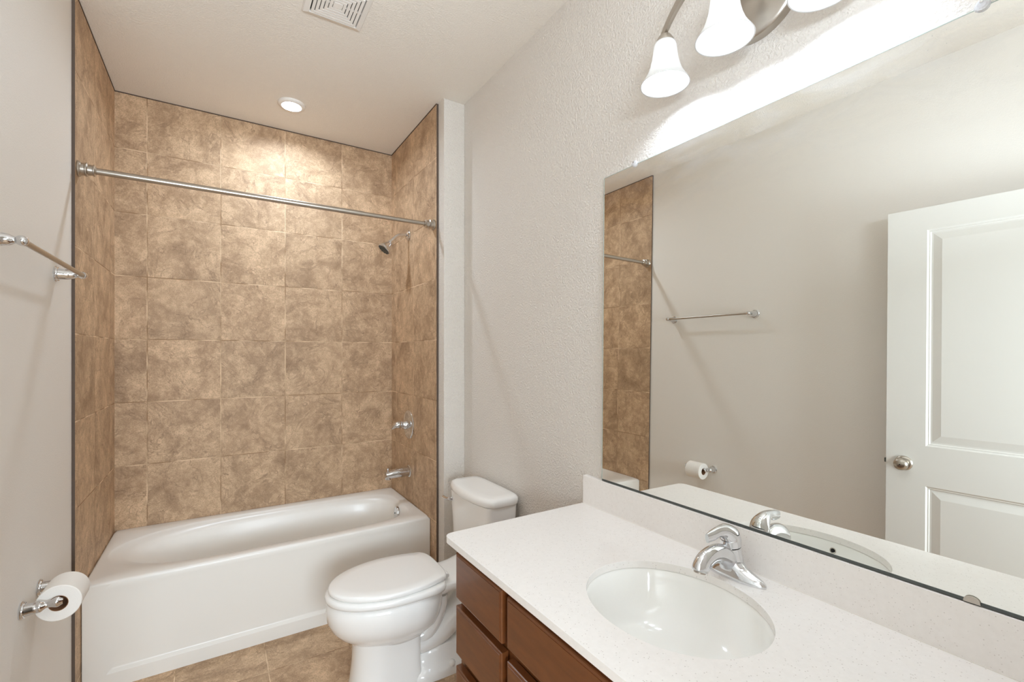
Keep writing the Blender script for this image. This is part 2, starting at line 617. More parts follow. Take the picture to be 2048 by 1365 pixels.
# ---------------------------------------------------------------- bathtub
def make_tub():
    root = thing('bathtub', 'white alcove bathtub with flat apron between brown tiled walls', 'bathtub', (0.75, 2.77, 0))
    x0, x1, y0, y1 = 0.002, XR - 0.002, YT, YB - 0.001
    n = 96
    ocx, ocy = 0.752, 2.772
    def outer(z, ins):
        # rectangle sampled by angle to match the opening ring
        r = []
        ax, ay = (x1 - x0) / 2 - ins, (y1 - y0) / 2 - ins
        cx, cy = (x0 + x1) / 2, (y0 + y1) / 2
        for i in range(n):
            t = 2 * pi * i / n
            c, s = cos(t), sin(t)
            e = 80
            k = (abs(c) ** e + abs(s) ** e) ** (-1 / e)
            r.append(Vector((cx + ax * c * k, cy + ay * s * k, z)))
        return r
    def hole(z, xl, xr, ay, cy, el=2.2, er=3.6):
        r = []
        cx = (xl + xr) / 2
        ax = (xr - xl) / 2
        for i in range(n):
            t = 2 * pi * i / n
            c, s = cos(t), sin(t)
            w = 0.5 + 0.5 * c
            e = el + (er - el) * w
            r.append(Vector((cx + ax * sgnpow(c, 2 / e), cy + ay * sgnpow(s, 2 / e), z)))
        return r
    cy = 2.760
    rings = [outer(ZT - 0.030, 0.0), outer(ZT - 0.010, 0.0), outer(ZT - 0.003, 0.003), outer(ZT, 0.010),
             hole(ZT + 0.001, 0.030, 1.444, 0.292, cy, 2.3, 5.0),
             hole(ZT - 0.002, 0.036, 1.436, 0.286, cy, 2.3, 5.0),
             hole(ZT - 0.010, 0.046, 1.426, 0.278, cy, 2.3, 4.4),
             hole(ZT - 0.014, 0.085, 1.418, 0.262, cy, 2.3, 4.0),
             hole(ZT - 0.040, 0.125, 1.412, 0.252, cy, 2.3, 3.8),
             hole(ZT - 0.12, 0.21, 1.398, 0.238, cy, 2.6, 3.6),
             hole(ZT - 0.24, 0.33, 1.370, 0.215, cy, 2.9, 3.5),
             hole(ZT - 0.31, 0.40, 1.345, 0.195, cy, 3, 3.5),
             hole(ZT - 0.345, 0.46, 1.30, 0.155, cy, 3, 3.5),
             hole(ZT - 0.355, 0.56, 1.22, 0.08, cy, 3, 3)]
    bm = bmesh.new()
    loft(bm, rings, cap0=False, cap1=True)
    obj('basin', bm, M_tub, root, smooth=True, sharp=60)
    # apron: flat recessed field inside a raised bottom band and sloped sides
    yA = YT
    bm = bmesh.new()
    def P(x, z, d):
        return bm.verts.new((x, yA + d, z))
    D = 0.012
    ztop = ZT - 0.010
    o = [P(x0, 0.0, 0), P(x1, 0.0, 0), P(x1, ztop, 0), P(x0, ztop, 0)]
    zb, zc = 0.062, 0.074
    f = [P(x0 + 0.080, zb, 0), P(x1 - 0.080, zb, 0), P(x1 - 0.035, ztop - 0.02, 0.001), P(x0 + 0.030, ztop - 0.02, 0.001)]
    g = [P(x0 + 0.094, zc, D), P(x1 - 0.094, zc, D), P(x1 - 0.055, ztop - 0.05, 0.003), P(x0 + 0.050, ztop - 0.05, 0.003)]
    for a in range(4):
        b = (a + 1) % 4
        bm.faces.new((o[a], o[b], f[b], f[a]))
        bm.faces.new((f[a], f[b], g[b], g[a]))
    bm.faces.new(g)
    # side returns
    bk = [bm.verts.new((x0, yA + 0.04, 0)), bm.verts.new((x1, yA + 0.04, 0)), bm.verts.new((x1, yA + 0.04, ztop)), bm.verts.new((x0, yA + 0.04, ztop))]
    bm.faces.new((o[0], o[3], bk[3], bk[0])); bm.faces.new((o[1], bk[1], bk[2], o[2]))
    obj('apron', bm, M_tub, root, bevel=0.004, segs=3)
    # chrome overflow plate on the end wall and drain
    ov = obj('overflow_plate', lathe(bmesh.new(), [(0, 0.0), (0, .039), (.006, .0395), (.011, .037), (.014, .028), (.015, 0)], (1.4075, 2.728, 0.390), (-1, 0, 0.14)), M_chrome, root, smooth=True, sharp=40)
    obj('overflow_screw', lathe(bmesh.new(), [(.014, .005), (.017, .004), (.0175, 0)], (1.4075, 2.728, 0.390), (-1, 0, 0.14), n=16), M_darkgrey, ov, smooth=True)
    obj('drain', lathe(bmesh.new(), [(0, .03), (.004, .028), (.005, .012), (.012, .012), (.013, 0)], (1.24, 2.75, ZT - 0.353), (0, 0, 1)), M_chrome, root, smooth=True, sharp=40)
    return root
make_tub()

# ---------------------------------------------------------------- shower fittings
def make_shower_rod():
    y, z = 2.368, 2.113
    root = thing('shower_curtain_rod', 'brushed nickel shower curtain rod spanning the tub alcove', 'curtain rod', (0.75, y, z))
    obj('rod', tube(bmesh.new(), [(0.02, y, z), (1.105, y, z)], 0.0130, smoothn=0), M_nickel, root, smooth=True, sharp=40)
    obj('rod_extension', tube(bmesh.new(), [(1.10, y, z), (1.48, y, z)], 0.0112, smoothn=0), M_nickel, root, smooth=True, sharp=40)
    prof = [(0, 0), (0, .030), (.004, .031), (.008, .029), (.012, .0245), (.022, .0240), (.025, .027), (.029, .0270), (.032, .021), (.046, .020), (.048, .0225), (.052, .0225), (.054, .016), (.058, .0130)]
    for x, d in ((0.0, 1), (XR, -1)):
        obj('end_flange', lathe(bmesh.new(), prof, (x, y, z), (d, 0, 0)), M_nickel, root, smooth=True, sharp=35)
make_shower_rod()

def make_shower_head():
    root = thing('shower_sprayer', 'chrome shower head on a bent arm from the tiled plumbing wall', 'shower head', (XR, 2.78, 2.145))
    y = 2.780
    obj('arm_flange', lathe(bmesh.new(), [(0, 0), (0, .033), (.004, .034), (.010, .029), (.015, .018), (.017, .012)], (XR, y, 2.143), (-1, 0, 0)), M_chrome, root, smooth=True, sharp=50)
    obj('arm', tube(bmesh.new(), [(XR, y, 2.143), (XR - .03, y, 2.143), (XR - .065, y, 2.135), (XR - .095, y, 2.112), (XR - .115, y, 2.088)], .0108), M_chrome, root, smooth=True, sharp=50)
    o = Vector((XR - .112, y, 2.092))
    ax = Vector((-0.64, 0, -0.77))
    h = obj('head', lathe(bmesh.new(), [(0, .0), (0, .014), (.008, .015), (.010, .019), (.017, .019), (.019, .016), (.025, .019), (.045, .030), (.060, .040), (.066, .0425), (.075, .0425), (.077, .040), (.078, .038)], o, ax), M_chrome, root, smooth=True, sharp=40)
    obj('spray_face', lathe(bmesh.new(), [(.070, .039), (.079, .038), (.080, .030), (.078, .027), (.078, .014), (.081, .012), (.081, 0)], o, ax), M_darkgrey, h, smooth=True, sharp=30)
    a, b, d = frame_of(ax)
    bm = bmesh.new()
    for k in range(12):
        c = o + d * .079 + a * (.034 * cos(k * pi / 6)) + b * (.034 * sin(k * pi / 6))
        lathe(bm, [(0, .003), (.003, .0022), (.0032, 0)], c, d, n=8)
    obj('nozzles', bm, M_rubber, h)
make_shower_head()

def make_valve():
    y, z = 2.775, 0.927
    root = thing('shower_valve', 'round chrome shower valve plate with lever handle on the tiled wall', 'valve', (XR, y, z))
    obj('escutcheon', lathe(bmesh.new(), [(0, 0), (0, .089), (.004, .091), (.008, .089), (.010, .082), (.016, .05), (.018, .03)], (XR, y, z), (-1, 0, 0), n=56), M_chrome, root, smooth=True, sharp=50)
    obj('collar', lathe(bmesh.new(), [(.012, .030), (.030, .029), (.034, .026), (.050, .025), (.052, .022), (.060, .0)], (XR, y, z), (-1, 0, 0)), M_chrome, root, smooth=True, sharp=40)
    bm = tube(bmesh.new(), [(XR - .050, y, z + .002), (XR - .066, y, z + .004), (XR - .086, y, z), (XR - .102, y, z - .012), (XR - .108, y, z - .022)],
              [(.022, .022), (.026, .024), (.022, .019), (.012, .011), (.004, .004)])
    obj('handle', bm, M_chrome, root, smooth=True, sharp=60)
make_valve()

def make_spout():
    y, z = 2.770, 0.630
    root = thing('tub_spout', 'chrome tub spout with pull up diverter above the tub rim', 'tub spout', (XR, y, z))
    obj('spout_flange', lathe(bmesh.new(), [(0, 0), (0, .038), (.003, .039), (.006, .037), (.008, .032)], (XR, y, z), (-1, 0, 0)), M_chrome, root, smooth=True, sharp=40)
    obj('spout_body', tube(bmesh.new(), [(XR, y, z), (XR - .05, y, z - .001), (XR - .10, y, z - .004), (XR - .135, y, z - .007), (XR - .152, y, z - .009)],
        [(.031, .031), (.0305, .0305), (.027, .027), (.0245, .0235), (.0235, .0215)]), M_chrome, root, smooth=True, sharp=45)
    obj('spout_outlet', lathe(bmesh.new(), [(-.010, .0), (-.008, .016), (.006, .0185), (.024, .0185), (.026, .0165), (.022, .0145), (.016, 0)], (XR - .136, y, z - .010), (-.12, 0, -1), n=32), M_chrome, root, smooth=True, sharp=45)
    obj('diverter_knob', lathe(bmesh.new(), [(0, .004), (.014, .004), (.016, .008), (.022, .008), (.025, .005), (.026, 0)], (XR - .138, y, z + .010), (0, 0, 1), n=20), M_chrome, root, smooth=True, sharp=40)
make_spout()

# ---------------------------------------------------------------- recessed light and exhaust grille
def make_can():
    c = (0.814, 2.771, H)
    root = thing('recessed_light', 'round recessed ceiling light glowing above the tub', 'ceiling light', c)
    obj('trim_ring', lathe(bmesh.new(), [(0, .0), (0, .070), (.004, .0710), (.010, .068), (.0150, .060), (.0165, .053), (.0150, .0485), (.006, .0465), (.001, .046)], c, (0, 0, -1), n=56), M_white, root, smooth=True, sharp=60)
    obj('lens', lathe(bmesh.new(), [(.0015, .046), (.0025, .044), (.0032, .030), (.0035, 0)], c, (0, 0, -1), n=48), M_lens, root, smooth=True)
make_can()

def make_vent():
    cx, cy, s = 0.8700, 1.842, 0.1165
    root = thing('exhaust_fan_grille', 'square white exhaust fan grille with concentric louvers on the ceiling', 'vent', (cx, cy, H))
    obj('backing', B(cx - .092, cx + .092, cy - .092, cy + .092, H - .003, H - .0005), M_black, root)
    def ring(bm, a, b, z0, z1):
        box(bm, cx - b, cx + b, cy + a, cy + b, z0, z1)
        box(bm, cx - b, cx + b, cy - b, cy - a, z0, z1)
        box(bm, cx - b, cx - a, cy - a, cy + a, z0, z1)
        box(bm, cx + a, cx + b, cy - a, cy + a, z0, z1)
    bm = bmesh.new()
    prof = [(s, 0.0), (s, -.004), (s - .004, -.011), (.092, -.018), (.090, -.010)]
    R = []
    for r, dz in prof:
        R.append([Vector((cx + a * r, cy + b * r, H + dz)) for a, b in ((-1, -1), (1, -1), (1, 1), (-1, 1))])
    loft(bm, R, cap0=False, cap1=False)
    obj('frame', bm, M_white, root, smooth=False)
    r = .088
    while r > .022:
        bm = bmesh.new()
        loft(bm, [[Vector((cx + a * q, cy + b * q, H + dz)) for a, b in ((-1, -1), (1, -1), (1, 1), (-1, 1))] for q, dz in ((r - .0005, -.0155), (r - .0015, -.0185), (r - .0118, -.0185), (r - .0125, -.0155))], cap0=False, cap1=False)
        obj('louver', bm, M_white, root)
        r -= .0142
    obj('center_plate', B(cx - r, cx + r, cy - r, cy + r, H - .019, H - .010), M_white, root, bevel=.001)
    bm = bmesh.new()
    box(bm, cx - .003, cx + .003, cy - .09, cy + .09, H - .0150, H - .010)
    box(bm, cx - .09, cx + .09, cy - .003, cy + .003, H - .015, H - .010)
    obj('crossbar', bm, M_white, root)
make_vent()

# ---------------------------------------------------------------- wall accessories
def post(root, y, z, L, big=.026):
    """flared wall post of the towel bar and paper holder, pointing +x"""
    o = (XLW, y, z)
    f = obj('wall_flange', lathe(bmesh.new(), [(0, 0), (0, big), (.003, big + .001), (.005, big - .001), (.007, big - .001), (.009, big - .002), (.010, big - .005)], o, (1, 0, 0)), M_chrome, root, smooth=True, sharp=35)
    p = obj('post', lathe(bmesh.new(), [(.008, big - .005), (.026, big - .008), (.034, big - .009), (.040, big - .0105), (.046, big - .016), (.049, big - .019)], o, (1, 0, 0)), M_chrome, root, smooth=True, sharp=50)
    return o

def make_towel_bar():
    z = 1.661
    ya, yb = 2.119, 1.520
    root = thing('towel_bar', 'chrome towel bar mounted on the left wall beside the tub', 'towel bar', (XLW, (ya + yb) / 2, z))
    for y in (ya, yb):
        post(root, y, z, .07)
        obj('arm', tube(bmesh.new(), [(XLW + .036, y, z), (XLW + .050, y, z), (XLW + .060, y, z), (XLW + .070, y, z)], [(.0165, .0165), (.0135, .0135), (.0085, .0085), (.010, .010)]), M_chrome, root, smooth=True, sharp=60)
        obj('socket', lathe(bmesh.new(), [(-.014, 0), (-.013, .006), (-.008, .0115), (0, .0130), (.008, .0115), (.013, .006), (.014, 0)], (XLW + .072, y, z), (0, 1, 0), n=28), M_chrome, root, smooth=True)
    obj('bar', tube(bmesh.new(), [(XLW + .072, yb, z), (XLW + .072, ya, z)], .0075, smoothn=0), M_nickel, root, smooth=True, sharp=40)
make_towel_bar()

def make_paper_holder():
    z = 0.645
    ya, yb = 1.945, 1.790
    root = thing('toilet_paper_holder', 'chrome two post toilet paper holder low on the left wall', 'toilet paper holder', (XLW, (ya + yb) / 2, z))
    for y in (ya, yb):
        post(root, y, z, .07, .024)
        s = -1 if y == yb else 1
        obj('arm', tube(bmesh.new(), [(XLW + .034, y, z), (XLW + .043, y, z + .001), (XLW + .053, y, z + .002), (XLW + .062, y, z + .003), (XLW + .076, y, z + .004), (XLW + .089, y, z + .004)],
            [(.016, .016), (.015, .015), (.0085, .009), (.0075, .010), (.009, .0145), (.004, .008)]), M_chrome, root, smooth=True, sharp=60)
        obj('roller_cap', lathe(bmesh.new(), [(-.010, 0), (-.009, .006), (-.004, .009), (.004, .009), (.009, .006), (.010, 0)], (XLW + .074, y, z + .004), (0, 1, 0), n=24), M_chrome, root, smooth=True)
    obj('roller', tube(bmesh.new(), [(XLW + .074, yb, z + .004), (XLW + .074, ya, z + .004)], .0075, smoothn=0), M_chrome, root, smooth=True, sharp=40)
    # the roll hangs on the roller
    rr, ri = .0530, .0225
    cz = z + .004 - (ri - .0075) + .001
    c = (XLW + .074, 0, cz)
    roll = thing('toilet_paper_roll', 'white toilet paper roll hanging on the chrome holder', 'toilet paper', (c[0], 1.868, cz))
    y0, y1 = 1.813, 1.918
    bm = bmesh.new()
    lathe(bm, [(0, ri), (0, rr - .002), (.002, rr), (y1 - y0 - .002, rr), (y1 - y0, rr - .002), (y1 - y0, ri)], (c[0], y0, cz), (0, 1, 0), n=64)
    obj('paper', bm, M_paper, roll, smooth=True, sharp=40)
    bm = bmesh.new()
    lathe(bm, [(0, ri + .0003), (0, ri - .0012), (y1 - y0, ri - .0012), (y1 - y0, ri + .0003)], (c[0], y0 - .0002, cz), (0, 1, 0), n=48)
    obj('core', bm, M_card, roll, smooth=True, sharp=40)
make_paper_holder()

# ---------------------------------------------------------------- toilet
def make_toilet():
    CY = 1.860
    root = thing('toilet', 'white elongated two piece toilet between the tub and the vanity', 'toilet', (1.15, CY, 0))
    n = 72
    def egg(xf, xb, hw, z, ef=2.0, eb=2.6, mid=0.60, cy=CY):
        """front half is a long ellipse, back half squarer"""
        xm = xf + (xb - xf) * mid
        r = []
        for i in range(n):
            t = 2 * pi * i / n
            c, s = cos(t), sin(t)
            e = eb if c > 0 else ef
            ax = (xb - xm) if c > 0 else (xm - xf)
            r.append(Vector((xm + ax * sgnpow(c, 2 / e), cy + hw * sgnpow(s, 2 / e), z)))
        return r
    # bowl
    bm = bmesh.new()
    R = [egg(.860, 1.275, .160, .388), egg(.842, 1.29, .172, .386), egg(.835, 1.295, .178, .379), egg(.830, 1.30, .182, .364),
         egg(.828, 1.30, .184, .345), egg(.834, 1.298, .181, .310), egg(.850, 1.29, .171, .275), egg(.875, 1.28, .152, .245),
         egg(.905, 1.265, .126, .222), egg(.925, 1.25, .108, .205), egg(.935, 1.235, .098, .19)]
    loft(bm, R, cap0=True, cap1=True)
    obj('bowl', bm, M_porc, root, smooth=True, sharp=70)
    # pedestal: flat sided column with a sharp rear edge
    bm = bmesh.new()
    R = [egg(.930, 1.195, .100, .235, 2.2, 9, .45), egg(.932, 1.195, .099, .19, 2.2, 9, .45), egg(.930, 1.195, .099, .12, 2.2, 9, .45), egg(.922, 1.197, .103, .05, 2.2, 9, .45), egg(.915, 1.20, .107, .02, 2.2, 9, .45), egg(.913, 1.20, .108, 0, 2.2, 9, .45)]
    loft(bm, R)
    obj('pedestal', bm, M_porc, root, smooth=True, sharp=50)
    # exposed trapway behind the pedestal
    bm = tube(bmesh.new(), [(1.47, CY, .350), (1.435, CY, .285), (1.385, CY, .205), (1.31, CY, .150), (1.23, CY, .130), (1.15, CY, .135)],
              [(.070, .045), (.074, .050), (.080, .056), (.084, .058), (.084, .055), (.08, .05)], n=28)
    tube(bm, [(1.290, CY, .33), (1.285, CY, .27), (1.262, CY, .21), (1.225, CY, .170), (1.17, CY, .155)], [(.095, .05), (.09, .05), (.085, .05), (.08, .05), (.07, .045)], n=28)
    tube(bm, [(1.50, CY, .34), (1.50, CY, .24), (1.485, CY, .14), (1.45, CY, .05), (1.44, CY, .0)], [(.072, .05), (.074, .05), (.076, .055), (.08, .06), (.085, .07)], n=28)
    obj('trapway', bm, M_porc, root, smooth=True, sharp=70)
    # foot
    bm = bmesh.new()
    R = [superring(1.345, CY, 0, .205, .126, 4.5), superring(1.345, CY, .022, .204, .125, 4.5), superring(1.345, CY, .034, .198, .118, 4.5), superring(1.345, CY, .042, .188, .106, 4.2),
         superring(1.34, CY, .070, .175, .088, 4), superring(1.33, CY, .11, .16, .074, 3)]
    loft(bm, R)
    obj('foot', bm, M_porc, root, smooth=True, sharp=70)
    for s in (-1, 1):
        obj('bolt_cap', lathe(bmesh.new(), [(0, .015), (.008, .0155), (.016, .012), (.021, .006), (.022, 0)], (1.325, CY + s * .108, .032), (0, 0, 1), n=24), M_seat, root, smooth=True)
    # rear deck under the tank
    bm = bmesh.new()
    rings = []
    for x, hw, z0, z1 in ((1.215, .120, .345, .393), (1.27, .118, .335, .396), (1.33, .112, .340, .397), (1.40, .118, .345, .398), (1.46, .140, .350, .402), (1.54, .155, .352, .405), (1.60, .155, .355, .405)):
        r = []
        m = 24
        for i in range(m):
            t = 2 * pi * i / m
            r.append(Vector((x, CY + hw * sgnpow(cos(t), 2 / 4.0), (z0 + z1) / 2 + (z1 - z0) / 2 * sgnpow(sin(t), 2 / 3.2))))
        rings.append(r)
    loft(bm, rings)
    obj('deck', bm, M_porc, root, smooth=True, sharp=70)
    # seat ring and lid
    def slab(z0, z1, xf, xb, hw, rnd, crown=0.0, eb=5.0, mid=.62):
        bm = bmesh.new()
        h = z1 - z0
        R = [egg(xf + rnd, xb - rnd * .5, hw - rnd, z0, 2.05, eb, mid), egg(xf + rnd * .3, xb - rnd * .2, hw - rnd * .3, z0 + h * .08, 2.05, eb, mid),
             egg(xf, xb, hw, z0 + h * .35, 2.05, eb, mid), egg(xf, xb, hw, z0 + h * .62, 2.05, eb, mid),
             egg(xf + rnd * .25, xb - rnd * .2, hw - rnd * .25, z0 + h * .85, 2.05, eb, mid), egg(xf + rnd, xb - rnd * .6, hw - rnd, z1, 2.05, eb, mid),
             egg(xf + .05, xb - .03, hw - .045, z1 + crown, 2.05, eb, mid)]
        loft(bm, R)
        return bm
    obj('seat', slab(.3905, .4195, .826, 1.293, .186, .010), M_seat, root, smooth=True, sharp=80)
    # lid: same outline, narrowing to a straight hinge edge
    bm = bmesh.new()
    def lidring(off, z):
        r = []
        for i in range(n):
            t = 2 * pi * i / n
            c, s = cos(t), sin(t)
            xf, xb, xm, hw = .838 + off, 1.305 - off, 1.10, .178 - off
            if c <= 0:
                r.append(Vector((xm + (xm - xf) * c, CY + hw * s, z)))
            else:
                # blend towards a straight rear edge of half width .125
                u = c
                x = xm + (xb - xm) * sgnpow(c, 0.55)
                w = hw * sgnpow(s, 0.48)
                k = (x - xm) / (xb - xm)
                lim = (hw - (hw - .128) * k ** 1.8)
                w = max(-lim, min(lim, w))
                r.append(Vector((x, CY + w, z)))
        return r
    loft(bm, [lidring(.009, .4220), lidring(.003, .4230), lidring(0, .429), lidring(.0005, .435), lidring(.003, .440), lidring(.009, .4430), lidring(.05, .4440)])
    obj('lid', bm, M_seat, root, smooth=True, sharp=80)
    for s in (-1, 1):
        obj('hinge', tube(bmesh.new(), [(1.312, CY + s * .075 - .016, .414), (1.312, CY + s * .075 + .016, .414)], .010, smoothn=0, n=20), M_seat, root, bevel=.003)
    # tank
    bm = bmesh.new()
    def tank(z, x0, x1, hw, e=9, bow=0.012):
        r = []
        cx, ax = (x0 + x1) / 2, (x1 - x0) / 2
        for i in range(n):
            t = 2 * pi * i / n
            x = cx + ax * sgnpow(cos(t), 2 / e)
            yy = hw * sgnpow(sin(t), 2 / e)
            if x < cx:
                x += bow * (yy / hw) ** 2 * (cx - x) / ax
            r.append(Vector((x, CY + yy, z)))
        return r
    loft(bm, [tank(.404, 1.475, 1.585, .150, 4), tank(.408, 1.462, 1.597, .165, 5), tank(.425, 1.452, 1.603, .178, 7), tank(.47, 1.448, 1.607, .184, 8), tank(.60, 1.444, 1.612, .193, 9), tank(.706, 1.440, 1.615, .200, 9)])
    obj('tank', bm, M_porc, root, smooth=True, sharp=70)
    bm = bmesh.new()
    E = 6
    loft(bm, [tank(.704, 1.440, 1.616, .200, E, .03), tank(.706, 1.430, 1.622, .208, E, .03), tank(.712, 1.424, 1.625, .212, E, .03), tank(.728, 1.423, 1.626, .213, E, .03),
              tank(.737, 1.426, 1.625, .211, E, .03), tank(.743, 1.433, 1.620, .205, E, .03), tank(.746, 1.446, 1.61, .195, E, .028), tank(.747, 1.48, 1.585, .16, E, .02)])
    obj('tank_lid', bm, M_porc, root, smooth=True, sharp=80)
    lv = obj('flush_lever', lathe(bmesh.new(), [(0, .010), (.006, .012), (.010, .010), (.016, .009), (.018, 0)], (1.450, CY + .150, .665), (-1, 0, 0), n=24), M_chrome, root, smooth=True, sharp=50)
    obj('lever_arm', tube(bmesh.new(), [(1.437, CY + .150, .665), (1.430, CY + .160, .664), (1.426, CY + .180, .662), (1.425, CY + .205, .662)], [(.007, .007), (.009, .008), (.010, .009), (.010, .009)], n=16), M_chrome, lv, smooth=True, sharp=60)
make_toilet()

# ---------------------------------------------------------------- vanity cabinet
CX = 1.092      # face of the cabinet body
def slab_front(x0, x1, y0, y1, z0, z1, ch=.007):
    bm = bmesh.new()
    R = []
    for x, ins in ((x1, 0), (x0 + ch * .75, 0), (x0 + ch * .35, ch * .18), (x0 + .0012, ch * .75), (x0 + .0012, ch), (x0, ch + .0004)):
        R.append([Vector((x, y0 + ins, z0 + ins)), Vector((x, y1 - ins, z0 + ins)), Vector((x, y1 - ins, z1 - ins)), Vector((x, y0 + ins, z1 - ins))])
    loft(bm, R)
    return bm

def make_cabinet():
    y1 = 1.183
    y0 = YN
    root = thing('vanity_cabinet', 'dark cherry wood vanity cabinet with slab drawers under the white counter', 'cabinet', (1.35, 0.56, 0))
    bm = bmesh.new()
    box(bm, CX, XM, y1 - .018, y1, .0, ZC - .019)          # end panel
    box(bm, CX + .07, CX + .085, y0, y1 - .018, 0, .105)     # toe kick
    box(bm, CX + .018, XM, y0, y1 - .018, .105, .123)        # bottom
    obj('carcass', bm, M_wood, root)
    bm = bmesh.new()
    # face frame: stiles and rails
    for a, b in ((y1 - .0405, y1 - .018), (.868, .925), (.275, .330), (y0, y0 + .03)):
        box(bm, CX, CX + .018, a, b, .105, ZC - .019)
    for z0, z1 in ((ZC - .042, ZC - .019), (.625, .665), (.105, .14)):
        box(bm, CX + .0005, CX + .018, y0, y1 - .018, z0, z1)
    for a, b in ((.925, y1 - .0405), (y0 + .03, .275)):
        for z0, z1 in ((.440, .50), (.285, .30)):
            box(bm, CX + .0005, CX + .018, a, b, z0, z1)
    obj('face_frame', bm, M_wood, root)
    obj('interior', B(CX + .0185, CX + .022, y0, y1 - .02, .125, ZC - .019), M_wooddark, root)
    fx0, fx1 = CX - .0265, CX - .004
    rows = ((.655, .790), (.490, .632), (.318, .452), (.150, .285))
    for z0, z1 in rows:
        obj('drawer', slab_front(fx0, fx1, .908, 1.171, z0, z1), M_wood, root)
    for z0, z1 in rows:
        obj('drawer', slab_front(fx0, fx1, .030, .268, z0, z1), M_wood, root)
    obj('false_front', slab_front(fx0, fx1, .325, .882, .660, .786), M_wood, root)
    obj('door', slab_front(fx0, fx1, .606, .882, .150, .628), M_wood, root)
    obj('door', slab_front(fx0, fx1, .325, .601, .150, .628), M_wood, root)
make_cabinet()

# ---------------------------------------------------------------- countertop with the sink cut-out
SX, SY, SA, SB = 1.334, 0.603, 0.1785, 0.2075
def make_counter():
    x0, x1, y0, y1 = 1.0545, XM - .0005, YN, 1.2323
    root = thing('countertop', 'white speckled quartz countertop running along the mirror wall', 'countertop', (1.35, 0.56, ZC))
    R = .028
    out = [(x0, y0), (x1, y0), (x1, y1)]
    for i in range(9):
        a = pi / 2 + (pi / 2) * i / 8
        out.append((x0 + R + R * cos(a), y1 - R + R * sin(a)))
    n = 96
    hole = [(SX + SA * cos(2 * pi * i / n), SY + SB * sin(2 * pi * i / n)) for i in range(n)]
    bm = bmesh.new()
    t = .019
    def ringsat(z):
        a = [bm.verts.new((x, y, z)) for x, y in out]
        b = [bm.verts.new((x, y, z)) for x, y in hole]
        ed = [bm.edges.new((a[i], a[(i + 1) % len(a)])) for i in range(len(a))]
        ed += [bm.edges.new((b[i], b[(i + 1) % n])) for i in range(n)]
        bmesh.ops.triangle_fill(bm, use_beauty=True, use_dissolve=False, edges=ed)
        return a, b
    a1, b1 = ringsat(ZC)
    a0, b0 = ringsat(ZC - t)
    for p, q in ((a1, a0), (b1, b0)):
        for i in range(len(p)):
            j = (i + 1) % len(p)
            bm.faces.new((p[i], p[j], q[j], q[i]))
    obj('slab', bm, M_quartz, root, bevel=.0022, segs=2)
    obj('backsplash', B(XM - .0205, XM - .0005, y0, y1, ZC, .9307), M_quartz, root, bevel=.0015)
    obj('caulk_line', B(XM - .0215, XM - .0195, y0, y1 - .001, ZC - .0005, ZC + .0015), M_white, root)
make_counter()

def make_sink():
    root = thing('sink', 'oval white undermount sink in the quartz countertop', 'sink', (SX, SY, ZC - .15))
    n = 96
    z = ZC - .0191
    def el(k, zz, dx=0):
        return [Vector((SX + dx + (SA + k) * cos(2 * pi * i / n), SY + (SB + k) * sin(2 * pi * i / n), zz)) for i in range(n)]
    bm = bmesh.new()
    loft(bm, [el(.020, z - .012), el(.020, z), el(.003, z), el(.0005, z - .004), el(-.004, z - .02), el(-.012, z - .05), el(-.026, z - .08), el(-.05, z - .108), el(-.08, z - .124), el(-.115, z - .134), el(-.150, z - .138), el(-.158, z - .139)], cap0=False, cap1=True)
    obj('basin', bm, M_sink, root, smooth=True, sharp=60)
    d = obj('drain', lathe(bmesh.new(), [(-.001, .0), (-.001, .030), (.003, .029), (.0035, .020), (.001, .018), (.001, .016), (.006, .015), (.0085, .0)], (SX, SY, z - .1385), (0, 0, 1)), M_chrome, root, smooth=True, sharp=40)
    # overflow hole on the front wall, seen in the mirror
    o = Vector((SX - SA + .0045, SY - .010, z - .026))
    ov = obj('overflow_ring', lathe(bmesh.new(), [(.001, .0085), (.0022, .009), (.0028, .0075), (.0022, .0065)], o, (1, 0, .18), n=28), M_nickel, root, smooth=True)
    obj('overflow_hole', lathe(bmesh.new(), [(.0018, .0066), (.0018, 0)], o, (1, 0, .18), n=28), M_black, ov)
make_sink()

